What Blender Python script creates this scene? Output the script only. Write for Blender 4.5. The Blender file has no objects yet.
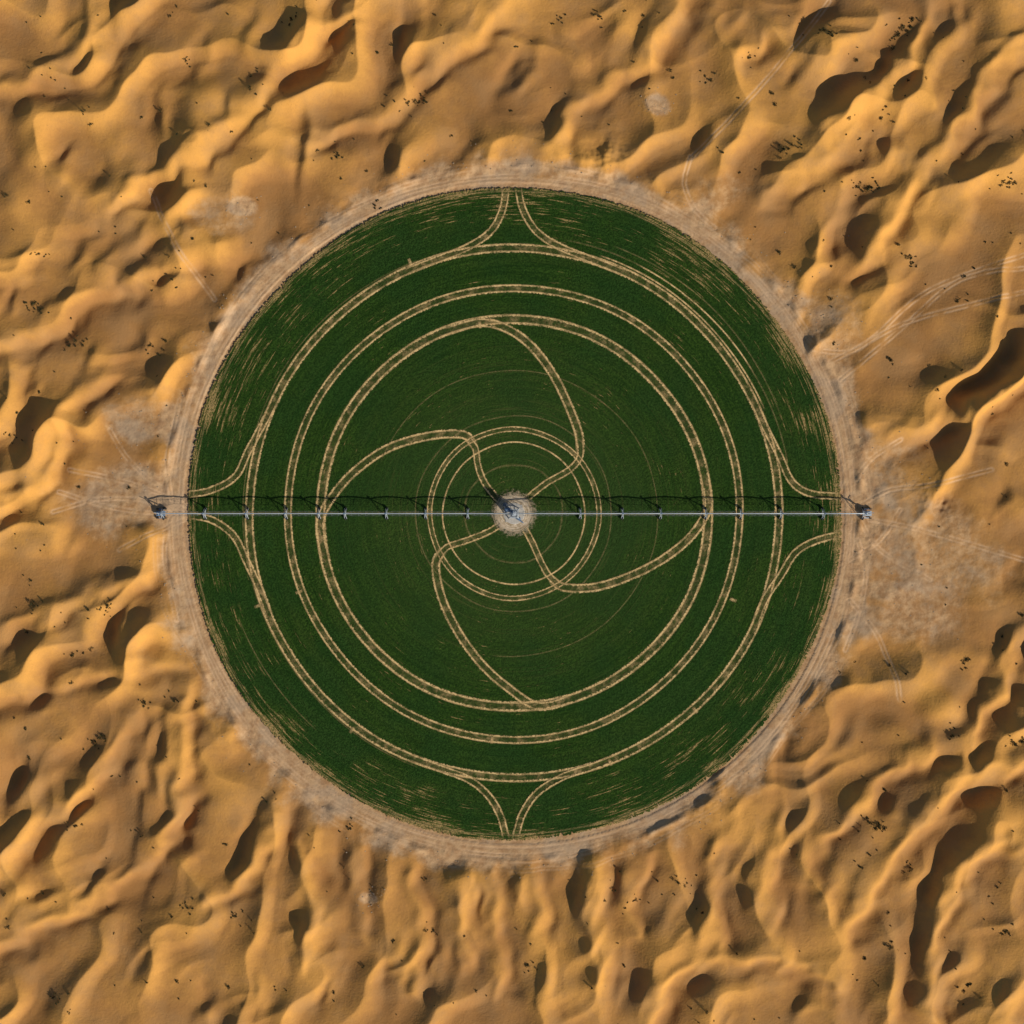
import bpy, math, random
import numpy as np
random.seed(4)
RNG=np.random.RandomState(7)
SC=bpy.context.scene
SUN_AZ=math.atan2(-0.66,0.75)      # horizontal direction towards the sun
SUN_EL=math.radians(27)
S=np.array([math.cos(SUN_AZ),math.sin(SUN_AZ)])
CX,CY=2.0,-1.5                     # field centre
FR=326.5
def P(px,py): return (px-512.0,512.0-py)

# ------------------------------------------------------------ numpy noise
def perlin(x,y,seed):
    r=np.random.RandomState(seed)
    perm=r.permutation(256); perm=np.concatenate([perm,perm])
    ang=r.rand(256)*2*np.pi; gx=np.cos(ang); gy=np.sin(ang)
    xi=np.floor(x).astype(np.int64); yi=np.floor(y).astype(np.int64)
    xf=x-xi; yf=y-yi
    u=xf*xf*xf*(xf*(xf*6-15)+10); v=yf*yf*yf*(yf*(yf*6-15)+10)
    def g(ix,iy,dx,dy):
        h=perm[(perm[ix&255]+iy)&255]
        return gx[h]*dx+gy[h]*dy
    a=g(xi,yi,xf,yf); b=g(xi+1,yi,xf-1,yf)
    c=g(xi,yi+1,xf,yf-1); d=g(xi+1,yi+1,xf-1,yf-1)
    return 1.5*((a+(b-a)*u)+((c+(d-c)*u)-(a+(b-a)*u))*v)
def sstep(a,b,x):
    t=np.clip((x-a)/(b-a),0,1); return t*t*(3-2*t)

# ------------------------------------------------------------ terrain grid
inner=np.arange(-545,545.1,1.1)
outer=[];st=1.1;p=inner[-1]
while p<9000:
    st*=1.085;p+=st;outer.append(p)
outer=np.array(outer)
ax=np.concatenate([-outer[::-1]-0,inner,outer])
N=len(ax)
X,Y=np.meshgrid(ax,ax)   # row=y
Rf=np.hypot(X-CX,Y-CY)
TH=np.arctan2(Y-CY,X-CX)

def prof(ph,r0=.10,pk=.64):
    t=ph-np.floor(ph)
    m=np.clip(np.minimum((t-r0)/(pk-r0),(1-t)/(1-pk)),0,1)
    return np.where(t<pk,m*m*(3-2*m)*.45+.55*m*m,m*m*(3-2*m)*.6+.4*m*m*(1.6-.6*m))
def dunes(theta,lam,seed):
    th=math.radians(theta)
    q=X*math.sin(th)-Y*math.cos(th)
    l=X*math.cos(th)+Y*math.sin(th)
    ph=q/lam+0.8*perlin(q/150,l/170,seed)+0.46*perlin(q/78+7,l/62,seed+1)+0.08*perlin(q/32,l/28+3,seed+2)
    amp=np.clip(0.74+0.8*perlin(q/105,l/100,seed+3),0.25,1.2)
    th2=th-math.radians(36)
    q2=X*math.sin(th2)-Y*math.cos(th2); l2=X*math.cos(th2)+Y*math.sin(th2)
    ph2=q2/(lam*.60)+.9*perlin(q2/90,l2/90,seed+4)+.32*perlin(q2/42,l2/42,seed+6)
    sec=prof(ph2,.2,.60)*np.clip(.12+1.1*perlin(q/70,l/70,seed+5),0,.65)
    return prof(ph)*amp+.42*sec
D1=dunes(85,72,11); D2=dunes(41,102,21); D3=dunes(56,108,31)
wb=sstep(-230,-340,Y+0.15*X)                       # bottom: vertical ridges
wr=sstep(60,240,X)*(1-wb)
wl=1-wb-wr
H=(12*wb*D1+17.5*wl*D2+19*wr*D3)
H+=2.4*perlin(X/46,Y/50,51)+.5*perlin(X/22,Y/25,52)+7*perlin(X/150,Y/160,53)
# ---- observed slip faces (dark) : px,py,len,width,angle,slope
DARK=[(62,165,34,10,60,.7),(157,115,42,9,85,.7),(302,150,60,9,84,.8),(409,35,55,10,80,.8),(393,157,38,14,60,.6),
(517,75,55,13,55,.75),(557,130,46,9,80,.7),(600,150,30,14,50,.5),(640,40,60,10,65,.6),(702,140,30,11,50,.6),(728,20,36,10,65,.6),
(880,78,46,13,62,.75),(890,145,26,16,40,.8),(960,108,36,13,60,.8),(925,190,80,10,62,.6),(1000,375,80,13,38,.7),(965,395,50,16,25,.45),
(862,240,60,12,78,.5),(803,338,30,10,120,.6),(217,330,34,9,60,.6),(238,272,22,12,60,.6),(168,280,34,10,70,.6),
(140,340,34,10,70,.5),(36,450,56,12,68,.8),(32,385,32,8,70,.6),(92,355,34,10,60,.5),(117,622,54,13,70,.75),(45,695,36,14,50,.7),
(156,765,100,12,77,.8),(18,790,80,14,50,.7),(35,900,60,10,35,.6),(247,848,95,11,66,.75),(205,1005,18,16,0,.7),(256,995,34,10,80,.6),
(300,935,60,8,78,.5),(345,860,60,9,85,.5),(393,965,68,12,84,.8),(480,890,50,7,88,.5),(515,893,34,8,88,.6),(543,980,40,10,80,.6),
(577,888,54,12,86,.85),(645,988,46,18,62,.8),(696,915,44,12,76,.7),(750,878,50,14,80,.75),(835,640,42,12,80,.85),(795,737,26,10,70,.6),
(838,742,46,16,45,.5),(935,880,60,12,68,.7),(918,950,90,12,80,.5),(990,690,60,13,58,.7),(1003,640,40,10,75,.5),(885,800,30,10,60,.5),
(1018,350,30,12,60,.7),(1018,580,30,12,70,.6),(120,60,50,10,55,.5),(200,60,50,10,60,.5),(250,30,40,10,65,.4),(80,250,50,9,50,.5),
(15,300,40,9,60,.5),(70,540,30,9,60,.4),(95,880,40,10,50,.5),(150,960,50,10,60,.5),(330,990,40,9,70,.5),(455,960,44,9,82,.5),
(620,880,40,8,85,.5),(820,880,60,11,65,.5),(1000,1000,50,12,60,.6),(800,1000,40,12,40,.5),(1000,500,30,10,60,.4),(1010,840,40,12,50,.5),
(960,20,50,12,55,.5),(800,70,50,10,55,.5),(330,60,40,9,60,.5),(460,160,30,10,50,.4)]
# ---- observed sun-facing flanks (bright) polylines
BR=[([(-10,96),(40,84),(80,62),(100,30),(106,-10)],10,.45),
([(120,205),(160,180),(210,150),(262,98),(300,52),(345,15)],10,.5),
([(320,140),(350,130),(390,118),(412,92),(445,62),(500,20)],9,.45),
([(110,275),(150,235),(195,210)],9,.4),([(-10,355),(40,335),(80,305),(135,285),(190,262)],10,.45),
([(-10,515),(40,492),(62,462),(72,410),(110,380)],9,.5),([(-10,640),(50,618),(100,592),(150,580)],10,.4),
([(-10,700),(60,690),(110,672),(170,668)],9,.35),([(70,800),(110,770),(135,720)],9,.4),([(175,830),(186,780),(190,700)],9,.5),
([(-10,880),(30,840),(80,800)],11,.45),([(-10,955),(60,920),(120,890),(160,850),(190,800)],10,.45),
([(215,905),(262,860),(285,810)],9,.4),([(855,270),(885,240),(908,200),(940,160),(975,110),(1000,70),(1034,50)],11,.5),
([(880,450),(930,432),(980,405),(1034,372)],10,.5),([(960,770),(990,710),(1010,660),(1034,620)],10,.5),
([(830,840),(870,800),(900,770),(960,745)],10,.45),([(850,930),(880,880),(915,830),(960,790),(1034,760)],11,.45),
([(930,1010),(935,950),(955,880),(990,850)],10,.5),([(655,1030),(670,985),(710,965),(780,960),(830,985)],9,.45),
([(740,60),(790,30),(830,-10)],10,.35),([(560,150),(580,110),(620,80),(660,50),(690,-10)],10,.4),([(820,130),(860,110),(910,60),(940,0)],9,.4),
([(770,200),(800,180),(840,160),(862,120)],9,.35),
([(312,960),(316,900),(305,850)],8,.4),([(370,930),(362,890),(365,850)],8,.35),([(420,990),(426,930),(415,870)],8,.45),
([(470,960),(465,900),(462,865)],8,.35),([(505,990),(502,930),(498,870)],8,.35),([(540,940),(545,900),(538,870)],8,.4),
([(605,980),(600,930),(604,870)],9,.45),([(640,930),(636,890),(650,860)],8,.35),([(722,940),(715,900),(722,850)],9,.4),
([(778,920),(775,880),(785,820)],9,.4),([(820,250),(838,222),(850,180)],8,.3)]
def window(x0,x1,y0,y1):
    i0,i1=np.searchsorted(ax,[x0,x1]); j0,j1=np.searchsorted(ax,[y0,y1])
    return slice(j0,j1),slice(i0,i1)
H*=0.68
for (px,py,L,W,a,A) in DARK:
    x,y=P(px,py); m=L*1.9+30
    sl=window(x-m,x+m,y-m,y+m)
    wx=X[sl]+6*perlin(X[sl]/24,Y[sl]/24,61)-x; wy=Y[sl]+6*perlin(X[sl]/24,Y[sl]/24,62)-y
    t=math.radians(a)
    p_=wx*math.cos(t)+wy*math.sin(t); q_=wx*math.sin(t)-wy*math.cos(t)
    if (math.sin(t)*S[0]-math.cos(t)*S[1])<0: q_=-q_
    H[sl]+=.88*A*q_*np.exp(-(p_/(L*.52))**2-(q_/(W*.95))**2)
def segdist(pl,margin,fn):
    pts=np.array(pl)
    x0,y0=pts.min(0)-margin; x1,y1=pts.max(0)+margin
    sl=window(x0,x1,y0,y1)
    gx=X[sl]; gy=Y[sl]
    if gx.size==0: return sl,None,None
    best=np.full(gx.shape,1e9); sg=np.zeros(gx.shape)
    if fn: 
        gx=gx+fn*perlin(gx/24,gy/24,71); gy=gy+fn*perlin(gx/24,gy/24,72)
    for a,b in zip(pts[:-1],pts[1:]):
        d=b-a; l2=(d**2).sum()
        t=np.clip(((gx-a[0])*d[0]+(gy-a[1])*d[1])/l2,0,1)
        ex=gx-a[0]-t*d[0]; ey=gy-a[1]-t*d[1]
        dd=np.hypot(ex,ey)
        l=math.sqrt(l2); nx,ny=d[1]/l,-d[0]/l
        s=ex*nx+ey*ny
        if nx*S[0]+ny*S[1]<0: s=-s
        m=dd<best
        best[m]=dd[m]; sg[m]=s[m]
    return sl,best,sg
def crom(pts,step=3.0,closed=False):
    pts=[np.array(p,float) for p in pts]
    n=len(pts); out=[]
    rng=range(n) if closed else range(n-1)
    for i in rng:
        if closed: p0,p1,p2,p3=pts[i-1],pts[i],pts[(i+1)%n],pts[(i+2)%n]
        else: p0,p1,p2,p3=pts[max(i-1,0)],pts[i],pts[i+1],pts[min(i+2,n-1)]
        k=max(2,int(np.linalg.norm(p2-p1)/step))
        for j in range(k):
            t=j/k
            out.append(.5*((2*p1)+(-p0+p2)*t+(2*p0-5*p1+4*p2-p3)*t*t+(-p0+3*p1-3*p2+p3)*t**3))
    if closed: out.append(out[0])
    else: out.append(pts[-1])
    return np.array(out)
for pl,w,A in BR:
    pts=crom([P(*p) for p in pl],14)
    sl,d,s=segdist(pts,60,7)
    if d is None: continue
    H[sl]-=1.55*A*s*np.exp(-(d/(w*1.25))**2)
# ---- flattening masks
wob=16*perlin(X/45,Y/45,81)+7*perlin(X/18,Y/18,82)
flat=sstep(337,374,Rf+wob)
def patch(px,py,rx,ry):
    x,y=P(px,py); return 1-sstep(.45,1.25,np.hypot((X-x)/rx,(Y-y)/ry)+.02*wob)
soft=np.zeros_like(X)
for a,k in [((128,500,75,42),1),((140,425,40,28),.8),((925,555,95,65),.9),((880,470,45,40),.8),((835,330,30,50),.6),((720,190,45,22),.6),((225,212,34,26),.7),((540,168,60,10),.5),((905,620,60,30),.9)]:
    soft=np.maximum(soft,k*patch(*a))
H*=flat*(1-.8*soft)
H*=1-sstep(900,2200,np.hypot(X,Y))*0.6
rough=0.16*perlin(X/7,Y/7,91)+0.05*perlin(X/3.1,Y/3.1,92)
H+=rough*(0.3+1.8*np.clip(soft+(1-sstep(345,380,Rf)),0,1))*sstep(332,345,Rf)
for (px,py,r,a) in [(940,503,10,-3.5),(925,500,8,1.5),(880,495,5,1.5),(655,105,14,1.0),(240,205,16,1.0),(370,897,12,.8),(605,160,20,-2),(872,540,8,1.2),(886,532,6,1.0),(864,552,6,-1.0)]:
    x,y=P(px,py); d=np.hypot(X-x,Y-y)/r; H+=a*np.exp(-d*d)*(1+.5*perlin(X/5,Y/5,93))
H+=1.6*np.exp(-((Rf-347-3*perlin(np.cos(TH)*9,np.sin(TH)*9,95))/3.6)**2)*np.clip(.4+1.6*perlin(np.cos(TH)*16,np.sin(TH)*16,94),0,1.5)
H=np.where(Rf<331,-0.6,H)
# ---- masks
lowf=perlin(X/90,Y/90,101)
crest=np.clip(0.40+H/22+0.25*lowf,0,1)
dist=np.clip((1-sstep(338,372,Rf+wob*1.2))*0.9+soft*0.72,0,1)
for a,k in [((657,106,15,12),1),((240,207,18,12),1),((368,898,12,8),1),((900,590,60,18),.8),((135,430,30,18),.9)]:
    dist=np.maximum(dist,patch(*a)*k)
track=np.zeros_like(X)
px_seed=[200]
def addtrack(pl,gap,wd,amt,closed=False,off=None):
    pts=crom([P(*p) for p in pl],9,closed)
    sl,d,s=segdist(pts,gap+8,0)
    if d is None: return
    brk=np.clip(.75+.9*perlin(X[sl]/14,Y[sl]/14,int(px_seed[0]))+.4*perlin(X[sl]/4,Y[sl]/4,33),0,1); px_seed[0]+=1
    v=amt*brk*np.exp(-((d-gap)/wd)**2)
    track[sl]=np.maximum(track[sl],v)
def ring(r,g,w,amt,dx=0,dy=0,wig=0,seed=1):
    rr=np.hypot(X-CX-dx,Y-CY-dy)+wig*perlin(np.cos(TH)*2.5+5,np.sin(TH)*2.5,seed)
    brk=np.clip(.6+1.1*perlin(np.cos(TH)*7+9,np.sin(TH)*7,seed+5),0,1)
    v=amt*brk*np.exp(-((np.abs(rr-r)-g)/w)**2)
    np.maximum(track,v,out=track)
ring(333,1.6,.9,1,0,0,1.5,301); ring(339,1.7,.9,.9,1,-1,3,302); ring(345,1.7,.9,.7,-2,1,6,303); ring(353,1.7,.9,.4,4,-4,12,304)
for pl in [[(186,506),(150,490),(110,478),(70,470)],[(186,510),(140,500),(95,500),(55,512)],[(184,514),(140,512),(100,505),(60,492)],[(184,500),(150,480),(125,455),(110,430)],
 [(184,520),(150,535),(120,550)],[(690,158),(684,185),(695,210),(715,228)],[(690,160),(740,110),(800,40),(830,0)],
 [(812,350),(850,352),(880,335),(920,318),(1024,292)],[(830,362),(870,340),(930,290),(1024,255)],[(840,380),(900,330),(960,280),(1024,268)],
 [(856,480),(870,460),(900,440)],[(858,540),(866,570),(860,610),(845,650)],[(850,560),(880,540),(900,510)],[(215,300),(180,250),(150,190)],[(870,520),(920,530),(1024,560)],
 [(862,505),(890,490),(930,485),(990,470)],[(860,520),(880,550),(930,580)],[(850,600),(880,640),(900,700)],[(172,500),(168,460),(180,400)],[(170,520),(165,560),(178,620)]]:
    addtrack(pl,1.8,.9,.9)
H-=track*0.32*sstep(331,335,Rf)

def mesh_grid():
    me=bpy.data.meshes.new("desert_terrain")
    V=np.stack([X,Y,H],-1).reshape(-1,3).astype(np.float32)
    idx=np.arange(N*N).reshape(N,N)
    F=np.stack([idx[:-1,:-1],idx[:-1,1:],idx[1:,1:],idx[1:,:-1]],-1).reshape(-1,4).astype(np.int32)
    me.vertices.add(len(V)); me.vertices.foreach_set("co",V.ravel())
    me.loops.add(F.size); me.loops.foreach_set("vertex_index",F.ravel())
    me.polygons.add(len(F)); me.polygons.foreach_set("loop_start",np.arange(0,F.size,4,dtype=np.int32))
    me.polygons.foreach_set("use_smooth",np.ones(len(F),dtype=bool))
    me.update(calc_edges=True)
    at=me.attributes.new("masks",'FLOAT_COLOR','POINT')
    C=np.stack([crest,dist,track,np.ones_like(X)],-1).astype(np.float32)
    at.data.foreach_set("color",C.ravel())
    ob=bpy.data.objects.new("desert_terrain",me); SC.collection.objects.link(ob); return ob
terrain=mesh_grid()
def hz(x,y):
    i=min(max(np.searchsorted(ax,x),1),N-1); j=min(max(np.searchsorted(ax,y),1),N-1)
    return float(H[j,i])

# ------------------------------------------------------------ material helpers
class NT:
    def __init__(s,name):
        s.m=bpy.data.materials.new(name); s.m.use_nodes=True; s.t=s.m.node_tree
        s.b=s.t.nodes["Principled BSDF"]; s.out=s.t.nodes["Material Output"]
        s.b.inputs["Roughness"].default_value=.9
        s.b.inputs["Specular IOR Level"].default_value=.15
    def n(s,ty,**k):
        o=s.t.nodes.new(ty)
        for a,b in k.items(): setattr(o,a,b)
        return o
    def l(s,a,b): s.t.links.new(a,b)
    def setv(s,sock,v):
        if hasattr(v,"is_output"): s.l(v,sock)
        else: sock.default_value=v
    def math(s,op,a,b=0.0,c=None,clamp=False):
        o=s.n('ShaderNodeMath',operation=op); o.use_clamp=clamp
        s.setv(o.inputs[0],a); s.setv(o.inputs[1],b)
        if c is not None: s.setv(o.inputs[2],c)
        return o.outputs[0]
    def noise(s,vec,scale,detail=3,rough=.55,dim='3D'):
        o=s.n('ShaderNodeTexNoise'); s.l(vec,o.inputs['Vector'])
        o.inputs['Scale'].default_value=scale; o.inputs['Detail'].default_value=detail; o.inputs['Roughness'].default_value=rough
        return o.outputs['Fac']
    def ramp(s,f,a,b,lo=0.0,hi=1.0):
        o=s.n('ShaderNodeMapRange',interpolation_type='SMOOTHSTEP')
        s.setv(o.inputs['Value'],f)
        o.inputs['From Min'].default_value=a; o.inputs['From Max'].default_value=b
        o.inputs['To Min'].default_value=lo; o.inputs['To Max'].default_value=hi
        return o.outputs['Result']
    def mix(s,f,a,b):
        o=s.n('ShaderNodeMix',data_type='RGBA')
        s.setv(o.inputs[0],f)
        for i,v in ((6,a),(7,b)):
            if hasattr(v,"is_output"): s.l(v,o.inputs[i])
            else: o.inputs[i].default_value=(*v,1)
        return o.outputs[2]
    def bump(s,h,strength,dist):
        o=s.n('ShaderNodeBump'); o.inputs['Strength'].default_value=strength; o.inputs['Distance'].default_value=dist
        s.l(h,o.inputs['Height']); s.l(o.outputs[0],s.b.inputs['Normal'])
def simple(name,col,rough=.6,metal=0.0,var=.25,scale=1.0):
    t=NT(name); tc=t.n('ShaderNodeTexCoord').outputs['Object']
    f=t.noise(tc,scale,2)
    c=t.mix(f,tuple(v*(1-var) for v in col),tuple(min(1,v*(1+var)) for v in col))
    t.l(c,t.b.inputs['Base Color']); t.b.inputs['Roughness'].default_value=rough; t.b.inputs['Metallic'].default_value=metal
    return t.m

# sand
t=NT("sand"); tc=t.n('ShaderNodeTexCoord').outputs['Object']
at=t.n('ShaderNodeAttribute'); at.attribute_name="masks"
sp=t.n('ShaderNodeSeparateColor'); t.l(at.outputs['Color'],sp.inputs[0])
cr,di,tr=sp.outputs[0],sp.outputs[1],sp.outputs[2]
n1=t.noise(tc,.022,4,.6); n2=t.noise(tc,.12,4,.65); n3=t.noise(tc,.8,2,.6)
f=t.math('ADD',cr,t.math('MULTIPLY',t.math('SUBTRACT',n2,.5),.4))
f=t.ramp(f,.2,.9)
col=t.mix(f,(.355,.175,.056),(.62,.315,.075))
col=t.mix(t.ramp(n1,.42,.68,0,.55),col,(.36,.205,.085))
dcol=t.mix(t.ramp(n2,.3,.7),(.36,.21,.105),(.54,.35,.185))
gr=t.mix(t.ramp(n1,.48,.60,0,.5),dcol,(.38,.295,.21))
dm=t.math('ADD',di,t.math('MULTIPLY',t.math('SUBTRACT',n2,.5),.8))
dm=t.math('MULTIPLY',t.ramp(dm,.15,.95),t.ramp(di,0,.1))
col=t.mix(dm,col,gr)
col=t.mix(t.math('MULTIPLY',tr,.7,clamp=True),col,(.66,.45,.27))
col=t.mix(t.ramp(n3,.6,.75,0,.32),col,(.20,.12,.05))
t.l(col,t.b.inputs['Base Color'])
t.bump(t.noise(tc,.4,3,.7),.38,1.2)
terrain.data.materials.append(t.m)

# ------------------------------------------------------------ crop
def polar(t):
    tc=t.n('ShaderNodeTexCoord').outputs['Object']
    s=t.n('ShaderNodeSeparateXYZ'); t.l(tc,s.inputs[0])
    x,y=s.outputs[0],s.outputs[1]
    r=t.math('SQRT',t.math('ADD',t.math('MULTIPLY',x,x),t.math('MULTIPLY',y,y)))
    cx=t.math('DIVIDE',x,t.math('MAXIMUM',r,.1)); cy=t.math('DIVIDE',y,t.math('MAXIMUM',r,.1))
    def pv(rs,ts):
        c=t.n('ShaderNodeCombineXYZ')
        t.l(t.math('MULTIPLY',r,rs),c.inputs[0]); t.l(t.math('MULTIPLY',cx,ts),c.inputs[1]); t.l(t.math('MULTIPLY',cy,ts),c.inputs[2])
        return c.outputs[0]
    return tc,r,pv
t=NT("crop_rows"); tc,r,pv=polar(t)
rowA=t.noise(pv(.45,3.2),1,3,.75)
rowB=t.noise(pv(.10,1.2),1,2,.6)
fine=t.noise(tc,.55,3,.8)
big=t.noise(tc,.014,3,.6)
base=t.mix(t.ramp(rowA,.3,.7),(.018,.050,.007),(.044,.098,.014))
base=t.mix(t.ramp(rowB,.4,.7,0,.5),base,(.050,.088,.016))
base=t.mix(t.ramp(big,.42,.62,0,.5),base,(.017,.060,.014))
base=t.mix(t.ramp(fine,.38,.62,0,.8),base,(.009,.028,.005))
base=t.mix(t.ramp(r,60,215,.30,0),base,(.05,.085,.022))
strk=t.noise(pv(.62,9),1,3,.75)
thr=t.math('ADD',t.math('MULTIPLY',t.ramp(r,250,318,0,1),.115),t.math('MULTIPLY',t.ramp(r,60,200,1,0),.012))
thr=t.math('ADD',thr,t.ramp(r,314,327,0,.12))
zone=t.ramp(big,.35,.62,.055,-.05)
sm=t.math('ADD',t.math('ADD',strk,thr),zone)
sm=t.ramp(sm,.67,.77,0,.8)
sm=t.math('MULTIPLY',sm,t.ramp(fine,.38,.56,.05,1))
rg=t.noise(pv(.28,.5),3.1,1,.5)
rgm=t.math('MULTIPLY',t.ramp(rg,.60,.72,0,.22),t.ramp(r,60,240,1,.1))
rgm=t.math('MULTIPLY',rgm,t.ramp(fine,.35,.6,.2,1))
col=t.mix(rgm,base,(.20,.17,.06))
col=t.mix(sm,col,(.46,.31,.13))
t.l(col,t.b.inputs['Base Color'])
t.bump(fine,.9,1.5)
t.b.inputs['Specular IOR Level'].default_value=.05
cropm=t.m

def mk(name,verts,faces,mat=None,uvs=None,smooth=False,parent=None,loc=None):
    me=bpy.data.meshes.new(name); me.from_pydata([tuple(v) for v in verts],[],faces); me.update()
    if uvs is not None:
        u=me.uv_layers.new(name="UVMap")
        li=np.empty(len(me.loops),dtype=np.int32); me.loops.foreach_get("vertex_index",li)
        u.data.foreach_set("uv",np.array(uvs,dtype=np.float32)[li].ravel())
    if smooth: me.polygons.foreach_set("use_smooth",[True]*len(me.polygons))
    o=bpy.data.objects.new(name,me); SC.collection.objects.link(o)
    if mat: me.materials.append(mat)
    if parent: o.parent=parent
    if loc: o.location=loc
    return o
K=2200
rr=[FR+1.2*math.sin(i*.021)+random.uniform(-1.0,.8)+(random.uniform(-4,1) if random.random()<.15 else 0) for i in range(K)]
vs=[(0,0,.5)];fs=[]
for i in range(K):
    a=2*math.pi*i/K; vs.append((rr[i]*math.cos(a),rr[i]*math.sin(a),.5))
for i in range(K):
    a=2*math.pi*i/K; vs.append(((rr[i]+.6)*math.cos(a),(rr[i]+.6)*math.sin(a),-.7))
for i in range(K):
    j=(i+1)%K; fs.append((0,1+i,1+j)); fs.append((1+i,1+K+i,1+K+j,1+j))
crop=mk("crop_field",vs,fs,cropm,loc=(CX,CY,0))

# ------------------------------------------------------------ wheel tracks in the crop
def trackmat(name,kind):
    t=NT(name); tc=t.n('ShaderNodeTexCoord')
    s=t.n('ShaderNodeSeparateXYZ'); t.l(tc.outputs['UV'],s.inputs[0])
    u=s.outputs[0]; ob=tc.outputs['Object']
    nA=t.noise(ob,.09,2,.7); nB=t.noise(ob,.6,2,.7)
    uo=t.math('ADD',u,t.math('MULTIPLY',t.math('SUBTRACT',nB,.5),.26))
    c=t.math('ABSOLUTE',t.math('SUBTRACT',uo,.5))
    if kind=='double':
        lane=t.ramp(t.math('ABSOLUTE',t.math('SUBTRACT',c,.33)),.03,.14,1,0)
        mid=t.ramp(c,.22,.34,1,0)
        mid=t.math('MULTIPLY',mid,t.ramp(nA,.45,.75,.06,.35))
        lane=t.math('MAXIMUM',lane,mid)
    else:
        lane=t.ramp(c,.12,.42,1,0)
    k=t.ramp(nA,.30,.58,.42,1)
    a=t.math('MULTIPLY',t.math('MULTIPLY',lane,k),t.ramp(nB,.28,.5,.5,1))
    a=t.math('MULTIPLY',a,t.ramp(s.outputs[1],0,14,0,1))
    if kind=='faint': a=t.math('MULTIPLY',a,.17)
    col=t.mix(t.ramp(nB,.35,.65),(.48,.33,.14),(.78,.55,.26))
    t.l(col,t.b.inputs['Base Color']); t.l(a,t.b.inputs['Alpha'])
    return t.m
MD=trackmat("soil_double_rut",'double'); MS=trackmat("soil_rut",'single'); MF=trackmat("soil_faint_rut",'faint')
MATS=[MD,MS,MF]
TV=[];TF=[];TU=[];TM=[];zc=[0.55]
def ribbon(pts,w,mi,closed=False):
    pts=np.array(pts); z=zc[0]; zc[0]+=.012
    d=np.gradient(pts,axis=0)
    if closed: d[0]=d[-1]=pts[1]-pts[-2]
    L=np.concatenate([[0],np.cumsum(np.linalg.norm(np.diff(pts,axis=0),axis=1))])
    fv=np.full(len(pts),50.) if closed else np.minimum(L,L[-1]-L)+(6 if L[-1]<20 else 0)
    n=np.stack([d[:,1],-d[:,0]],1); n/=np.maximum(np.linalg.norm(n,axis=1,keepdims=True),1e-6)
    b=len(TV)
    for i,(p,q) in enumerate(zip(pts,n)):
        a=p-q*w/2; c=p+q*w/2
        TV.extend([(a[0],a[1],z),(c[0],c[1],z)]); TU.extend([(0,fv[i]),(1,fv[i])])
        if i: 
            k=b+2*i; TF.append((k-2,k-1,k+1,k)); TM.append(mi)
def circ(r,w,mi,a0=0,a1=360,wob=.7,dx=0,dy=0):
    pts=[]; ph=random.random()*6
    nn=int(abs(a1-a0)/360*r*2*math.pi/4)
    for i in range(nn+1):
        a=math.radians(a0+(a1-a0)*i/nn)
        q=r+wob*math.sin(3*a+ph)+wob*.5*math.sin(8*a+ph*2)
        pts.append((CX+dx+q*math.cos(a),CY+dy+q*math.sin(a)))
    ribbon(pts,w,mi,a1-a0==360)
circ(265,10.5,0); circ(226,9.5,0); circ(194,12,0)
circ(84.5,6.5,0,wob=.4); circ(71,2.6,1,wob=.4); circ(49,3,2); circ(98,2.4,2); circ(143,2,2,-100,160)
circ(271.5,2.6,1,22,72); circ(278,2.6,2,10,80); circ(271,2.2,2,110,250)
circ(322,3.0,2,0,360,1.4); circ(277,2.4,1,30,64); circ(285,2.4,2,20,70); circ(294,2.2,2,200,228)
def snap(p,r):
    a=math.atan2(p[1]-CY,p[0]-CX); return (CX+r*math.cos(a),CY+r*math.sin(a))
def pxr(pl,w,mi,step=3,s0=None,s1=None):
    q=[P(*p) for p in pl]
    if s0: q[0]=snap(q[0],s0); q[1]=snap(q[1],s0)
    if s1: q[-1]=snap(q[-1],s1); q[-2]=snap(q[-2],s1)
    ribbon(crom(q,step),w,mi)
ARMS=[[(440,325),(478,323),(505,328),(530,345),(552,373),(568,405),(579,435),(580,456),(569,470),(545,484),(522,503)],
[(330,560),(322,522),(336,492),(360,467),(391,447),(430,436),(464,435),(475,448),(478,466),(486,485),(505,507)],
[(572,697),(538,704),(506,686),(480,662),(457,630),(441,595),(436,563),(446,548),(468,540),(490,531),(509,518)],
[(703,480),(705,508),(691,536),(663,559),(630,576),(595,587),(563,587),(550,577),(541,562),(532,542),(521,522)]]
for a in ARMS: pxr(a[:-3],10.5,0,s0=194); pxr(a[-5:],8,0)
FIL=[[(506,186),(503,208),(492,230),(470,246),(435,258),(400,272)],[(518,186),(523,210),(537,232),(560,247),(596,258),(630,272)],
[(186,495),(212,490),(236,476),(249,450),(256,410),(262,390)],[(186,515),(212,520),(234,536),(247,562),(254,592),(265,620)],
[(842,496),(812,494),(792,482),(779,455),(770,420),(760,395)],[(842,534),(815,541),(795,553),(781,575),(773,602),(760,630)],
[(507,841),(500,815),(488,795),(468,779),(435,768),(405,758)],[(515,841),(522,815),(537,793),(562,777),(590,768),(620,758)]]
for a in FIL: pxr(a,9,0,s1=265)
pxr([(183,513),(250,513),(330,513),(420,513),(490,513)],4,2); pxr([(540,513),(640,514),(740,513),(845,513)],4,2)
for (x,y) in [(299,592),(258,606),(492,740),(410,262),(695,710),(733,600),(703,515),(480,325),(247,513),(610,762),(352,730)]:
    x,y=P(x,y); a=math.atan2(y-CY,x-CX)
    ribbon([(x+math.cos(a)*s,y+math.sin(a)*s) for s in (-3.5,-2,0,2,3.5)],5,1)
tv=mk("wheel_tracks",TV,TF,uvs=TU)
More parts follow.
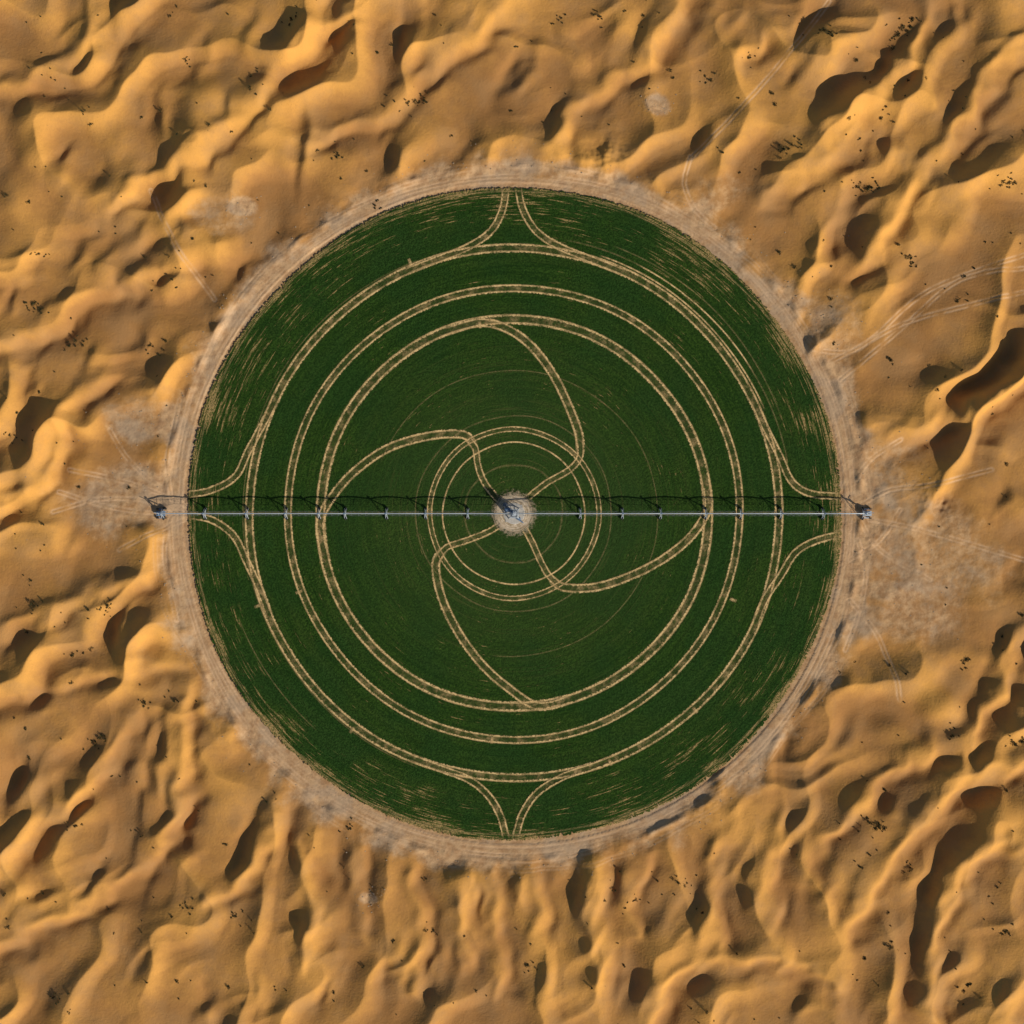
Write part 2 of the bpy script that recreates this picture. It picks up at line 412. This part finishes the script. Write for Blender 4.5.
for m in MATS: tv.data.materials.append(m)
tv.data.polygons.foreach_set("material_index",TM)

# central bare pad
t=NT("bare_pad"); tc,r,pv=polar(t)
nz=t.noise(tc,.35,4,.7); nf=t.noise(tc,1.6,2,.7)
edge=t.ramp(t.math('ADD',r,t.math('MULTIPLY',t.math('SUBTRACT',nz,.5),24)),15,24,1,0)
col=t.mix(t.ramp(nz,.35,.65),(.42,.32,.21),(.74,.62,.46))
rings=t.noise(pv(.9,.9),1,2); col=t.mix(t.ramp(rings,.48,.60,0,.7),col,(.24,.18,.10))
t.l(col,t.b.inputs['Base Color']); t.l(edge,t.b.inputs['Alpha']); t.bump(nf,.6,.6)
vs=[(0,0,0)]+[(28*math.cos(i*math.pi/32),28*math.sin(i*math.pi/32),0) for i in range(64)]
mk("gravel_pad",vs,[(0,1+i,1+(i+1)%64) for i in range(64)],t.m,loc=(CX,CY,2.0))

# ------------------------------------------------------------ irrigation machine
galv=simple("galvanised_steel",(.46,.52,.58),.45,.3,.12,.6)
dkst=simple("dark_steel",(.16,.18,.20),.5,.3,.2,.8)
rub=simple("tyre_rubber",(.03,.03,.03),.85)
conc=simple("concrete",(.45,.43,.39),.85,0,.2,.5)
cab=simple("cabinet_paint",(.16,.24,.36),.5,.1,.1,.6)
root=bpy.data.objects.new("center_pivot_irrigator",None); SC.collection.objects.link(root)
def tubes(name,segs,mat,sides=6):
    vs=[];fs=[]
    for a,b,ra,rb in segs:
        a=np.array(a,float);b=np.array(b,float);d=b-a;L=np.linalg.norm(d)
        if L<1e-6: continue
        d/=L; up=np.array([0,0,1.]) if abs(d[2])<.9 else np.array([1.,0,0])
        u=np.cross(d,up);u/=np.linalg.norm(u);v=np.cross(d,u); k=len(vs)
        for c,r_ in ((a,ra),(b,rb)):
            for i in range(sides):
                an=2*math.pi*i/sides; vs.append(c+r_*(u*math.cos(an)+v*math.sin(an)))
        for i in range(sides):
            j=(i+1)%sides; fs.append((k+i,k+j,k+sides+j,k+sides+i))
        fs.append(tuple(k+i for i in range(sides))[::-1]); fs.append(tuple(k+sides+i for i in range(sides)))
    return mk(name,vs,fs,mat,parent=root)
def boxes(name,bx,mat,parent=root):
    vs=[];fs=[]
    for (x,y,z,sx,sy,sz) in bx:
        k=len(vs)
        for dz in (-.5,.5):
            for dx,dy in ((-.5,-.5),(.5,-.5),(.5,.5),(-.5,.5)): vs.append((x+dx*sx,y+dy*sy,z+dz*sz))
        fs+= [(k,k+3,k+2,k+1),(k+4,k+5,k+6,k+7)]+[(k+i,k+(i+1)%4,k+4+(i+1)%4,k+4+i) for i in range(4)]
    return mk(name,vs,fs,mat,parent=parent)
ZP=12.0; G=.6
pipe=[];rods=[];legs=[];wheels=[];drops=[]
AY=CY
TW={1:[66,108,146,191,226,266,308,348],-1:[46,88,127,168,194,227,266,308,350]}
for sgn,ds in TW.items():
    prev=0.0
    for d in ds:
        n=max(4,int((d-prev)/6)); L=d-prev; last=None; lastl=None
        for i in range(n+1):
            f_=i/n; x=CX+sgn*(prev+L*f_); z=ZP+1.5*math.sin(math.pi*f_)
            off=2.3*min(1,math.sin(math.pi*f_)*2.2); low=z-4.2*min(1,math.sin(math.pi*f_)*1.8)
            if last:
                pipe.append((last,(x,AY,z),.5,.5))
                for s_ in (1,-1): rods.append((lastl[s_],(x,AY+s_*off,low),.11,.11))
                rods.append((last,(x,AY+off,low),.10,.10)); rods.append((last,(x,AY-off,low),.10,.10))
            if 0<i<n:
                rods.append(((x,AY,z),(x,AY+off,low),.11,.11)); rods.append(((x,AY,z),(x,AY-off,low),.11,.11)); rods.append(((x,AY+off,low),(x,AY-off,low),.09,.09))
                drops.append(((x,AY,z),(x,AY+.3,2.2),.09,.09))
            last=(x,AY,z); lastl={1:(x,AY+off,low),-1:(x,AY-off,low)}
        x=CX+sgn*d; g=hz(x,AY)+.1 if d>330 else G
        for s_ in (1,-1):
            wy=AY+s_*5.0
            for e in (-1.1,1.1): legs.append(((x+e*.3,AY,ZP),(x+e,wy,g+1.7),.26,.30))
            legs.append(((x-.8,AY+s_*2.6,g+6.2),(x+.8,AY+s_*2.6,g+6.2),.16,.16))
            wheels.append(((x-.55,wy,g+1.5),(x+.55,wy,g+1.5),1.6,1.6))
        legs.append(((x,AY-5,g+1.7),(x,AY+5,g+1.7),.38,.38))
        legs.append(((x,AY-2.6,g+6.2),(x,AY+2.6,g+6.2),.16,.16))
        prev=d
tubes("water_pipe",pipe,galv,8); tubes("truss_rods",rods,dkst,4); tubes("tower_legs",legs,galv,6); tubes("wheels",wheels,rub,16); tubes("drop_hoses",drops,dkst,4)
boxes("drive_gearboxes",[(CX+s*d,AY,ZP+1.3,1.6,1.2,1.2) for s,ds in TW.items() for d in ds],cab)
TP=19.0; cl=[]
for a in (45,135,225,315):
    ca,sa=math.cos(math.radians(a)),math.sin(math.radians(a))
    cl.append(((CX+7*ca,CY+7*sa,2.3),(CX+1.8*ca,CY+1.8*sa,TP),.6,.45))
for z,rad in ((5,6.1),(9,4.8),(14,3.3)):
    q=[(CX+rad*math.cos(math.radians(a)),CY+rad*math.sin(math.radians(a)),z+.1) for a in (45,135,225,315)]
    for i in range(4): cl.append((q[i],q[(i+1)%4],.3,.3))
for i,a in enumerate((45,135,225,315)):
    b=a+90
    for (z0,r0,z1,r1) in ((5,6.1,9,4.8),(9,4.8,14,3.3)):
        cl.append(((CX+r0*math.cos(math.radians(a)),CY+r0*math.sin(math.radians(a)),z0),(CX+r1*math.cos(math.radians(b)),CY+r1*math.sin(math.radians(b)),z1),.22,.22))
tubes("pivot_tower_frame",cl,galv,6)
tubes("riser_pipe",[((CX,CY,2.2),(CX,CY,TP+1.2),1.2,1.2),((CX,CY,TP+1.2),(CX,CY,TP+1.9),1.6,1.2),((CX,CY,TP-1.2),(CX,CY,TP-.6),2.8,2.8)],galv,14)
boxes("tower_shade_deck",[(CX-.2,CY,TP-2.0,7,7,.4)],dkst)  # platform added on top, sized to cast a strong shadow at the hub
boxes("shade_deck_railing",[(CX-.2,CY+3.4,TP-.6,7,.14,.14),(CX-.2,CY-3.4,TP-.6,7,.14,.14),(CX-3.6,CY,TP-.6,.14,7,.14),(CX+3.2,CY,TP-.6,.14,7,.14)],galv)
tubes("pivot_cables",[((CX,CY,TP),(CX+s*22,CY,ZP+1.4),.16,.16) for s in (1,-1)],dkst,4)
boxes("concrete_slab",[(CX,CY,2.15,17,17,.36)],conc)
tubes("slab_footing",[((CX,CY,1.98),(CX,CY,2.25),10.8,10.4)],conc,24)
boxes("control_cabinet",[(CX-6.2,CY+3.4,5.1,5.2,3.4,5.6),(CX-6.2,CY+3.4,8.05,5.8,4.0,.28),(CX+5,CY-5.4,3.4,3.2,2.0,2.2)],cab)  # main cabinet enlarged to add shade beside the tower
tubes("added_shade_tank",[((CX-8.5,CY+8.5,2.3),(CX-8.5,CY+8.5,8.2),2.6,2.6),((CX-8.5,CY+8.5,8.2),(CX-8.5,CY+8.5,9.1),2.6,.6)],dkst,18)  # invented tank, added to fill out the dark shadow up-left of the hub
tubes("valve_manifold",[((CX+1,CY-4,3.2),(CX+9,CY-9,3.2),.6,.6),((CX+9,CY-9,3.2),(CX+9,CY-9,1.8),.6,.6),((CX+5,CY-6.5,3.2),(CX+5,CY-6.5,4.8),.35,.35)],cab,10)
for s,ex in ((-1,CX-352),(1,CX+352)):
    g=hz(ex,CY)+.05
    boxes("end_drive_unit",[(ex,CY,g+3.4,8.5,5.0,2.2),(ex+s*1,CY,g+5.0,4.2,3.4,1.2),(ex,CY-4.4,g+2.2,7,1.0,.6),(ex,CY+4.4,g+2.2,7,1.0,.6)],cab if s<0 else galv)
    tubes("end_drive_wheels",[((ex+dx,CY+dy-.6,g+1.5),(ex+dx,CY+dy+.6,g+1.5),1.6,1.6) for dx in(-3.6,3.6) for dy in (-4.6,4.6)],rub,14)
    tubes("end_gun_mast",[((ex,CY,g+4),(ex,CY,g+12),.6,.45),((ex,CY,g+12),(ex+s*4,CY+1,g+13.5),.4,.25),((ex-2.5,CY-2,g+4),(ex,CY,g+11),.22,.22),((ex-2.5,CY+2,g+4),(ex,CY,g+11),.22,.22),((ex-s*3,CY,ZP),(ex,CY,g+9),.5,.5)],galv,8)

# ------------------------------------------------------------ desert shrubs (one mass)
t=NT("dry_foliage"); tc=t.n('ShaderNodeTexCoord').outputs['Object']
t.l(t.mix(t.ramp(t.noise(tc,.9,2,.7),.35,.65),(.025,.028,.012),(.09,.08,.03)),t.b.inputs['Base Color']); fol=t.m
V=[];F=[]
def shrub(x,y,r):
    z=hz(x,y)
    n=int(26+r*r*9)
    lob=[(random.uniform(-.7,.7)*r,random.uniform(-.6,.6)*r,random.uniform(.35,.6)*r) for _ in range(random.randint(3,5))]
    for _ in range(n):
        lx,ly,lr=random.choice(lob)
        a=random.random()*6.283; e=math.acos(random.uniform(0,1)); q=lr*random.uniform(.45,1.0)
        c=np.array([x+lx+q*math.sin(e)*math.cos(a),y+ly+q*math.sin(e)*math.sin(a),z+.1+q*math.cos(e)*1.1])
        s_=random.uniform(.25,.6); u=RNG.randn(3);u/=np.linalg.norm(u);v=np.cross(u,RNG.randn(3));v/=np.linalg.norm(v)
        k=len(V); V.extend([c-u*s_,c+v*s_*.6,c+u*s_,c-v*s_*.6]); F.append((k,k+1,k+2,k+3))
    for lx,ly,lr in lob:
        k=len(V); V.extend([(x-.12,y,z-.2),(x+.12,y,z-.2),(x+lx,y+ly,z+lr)]); F.append((k,k+1,k+2))
KEY=[(905,28,5),(898,34,3.5),(912,20,3),(415,100,4),(408,104,3),(423,99,2.6),(865,190,5),(858,186,3),(873,187,3.2),(820,35,4),(827,42,3),(908,258,4),(912,263,2.6),(1005,185,3.2),(998,187,2.6),(1012,184,2.6),
(785,150,3.5),(779,153,2.4),(790,147,2.4),(875,825,4.5),(868,822,3.2),(883,827,3),(190,905,3),(635,900,3),(685,885,3.2),(678,882,2.4),(890,945,4),(965,660,3.6),(100,737,3.4),(94,741,2.4),(72,655,3),
(110,605,3),(104,608,2.2),(35,305,3.4),(41,310,2.2),(145,702,3),(35,605,3),(1018,740,4),(1012,743,3),(185,60,2.6),(600,18,2.6),(748,58,2.6),(292,22,2.4),(338,158,2.6),(75,340,2.4),(70,345,2),(1005,930,3),
(968,985,3),(425,930,2.6),(350,828,2.4),(528,965,3),(175,700,2),(40,255,2.4),(150,345,2.4),(12,435,2.2),(77,825,2.4),(890,360,3),(560,20,2.4),(950,735,3),(710,80,2.6),(910,870,3),(235,915,2.6),(60,1000,2.8),(880,120,2.8),(610,210,2),(375,205,2)]
for px,py,r in KEY:
    x,y=P(px,py); shrub(x,y,r)
    for _ in range(5): shrub(x+random.gauss(0,5.5),y+random.gauss(0,4.5),random.uniform(.7,1.5))
cnt=0
while cnt<800:
    R_=640 if cnt<680 else 1300
    x=random.uniform(-R_,R_); y=random.uniform(-R_,R_)
    if math.hypot(x-CX,y-CY)<362: continue
    if perlin(np.array([x/70.]),np.array([y/70.]),77)[0]<-.12: continue
    shrub(x,y,random.choice([.7,.8,.9,1.0,1.1,1.4,2.0,2.6])); cnt+=1
mk("desert_shrubs",V,F,fol)
V=[];F=[]
ico=[(0,0,1),(.89,0,.45),(.28,.85,.45),(-.72,.53,.45),(-.72,-.53,.45),(.28,-.85,.45)]
for _ in range(1500):
    if random.random()<.6:
        a=random.random()*6.283; d=random.gauss(354,9); x=CX+d*math.cos(a); y=CY+d*math.sin(a)
        if d<344: continue
    else:
        bx,by,sx,sy=random.choice([(125,500,45,22),(135,425,25,16),(900,570,45,30),(885,480,30,20),(657,106,9,7),(240,207,12,8),(368,898,8,6),(830,330,22,30)])
        x,y=P(random.gauss(bx,sx),random.gauss(by,sy))
        if math.hypot(x-CX,y-CY)<346: continue
    s_=random.choice([.3,.35,.4,.5,.8]); z=hz(x,y); k=len(V); r0=random.random()*6
    for (a_,b_,c_) in ico:
        j=random.uniform(.7,1.2); V.append((x+s_*j*(a_*math.cos(r0)-b_*math.sin(r0))*1.2,y+s_*j*(a_*math.sin(r0)+b_*math.cos(r0)),z+s_*(c_-.3)*.9))
    for i in range(5): F.append((k,k+1+i,k+1+(i+1)%5))
mk("scattered_stones",V,F,simple("stone",(.34,.26,.18),.9,0,.4,.4))

# ------------------------------------------------------------ light, camera
w=bpy.data.worlds.new("World"); SC.world=w; w.use_nodes=True
nt=w.node_tree; bg=nt.nodes["Background"]; sky=nt.nodes.new('ShaderNodeTexSky'); sky.sky_type='NISHITA'; sky.sun_disc=False
sky.sun_elevation=SUN_EL; sky.sun_rotation=math.pi/2-SUN_AZ
nt.links.new(sky.outputs[0],bg.inputs[0]); bg.inputs[1].default_value=.065
ld=bpy.data.lights.new("sun",'SUN'); ld.energy=4.8; ld.angle=math.radians(.6); ld.color=(1,.90,.76)
lo=bpy.data.objects.new("sun",ld); SC.collection.objects.link(lo)
from mathutils import Vector
dv=Vector((math.cos(SUN_AZ)*math.cos(SUN_EL),math.sin(SUN_AZ)*math.cos(SUN_EL),math.sin(SUN_EL)))
lo.rotation_euler=dv.to_track_quat('Z','Y').to_euler()
cd=bpy.data.cameras.new("camera"); co=bpy.data.objects.new("camera",cd); SC.collection.objects.link(co)
HC=1200.0; co.location=(0,0,HC); cd.sensor_width=36; cd.lens=36*HC/1024.0; cd.clip_end=30000; cd.clip_start=1
SC.camera=co
SC.view_settings.view_transform='Standard'; SC.view_settings.look='None'; SC.view_settings.exposure=0
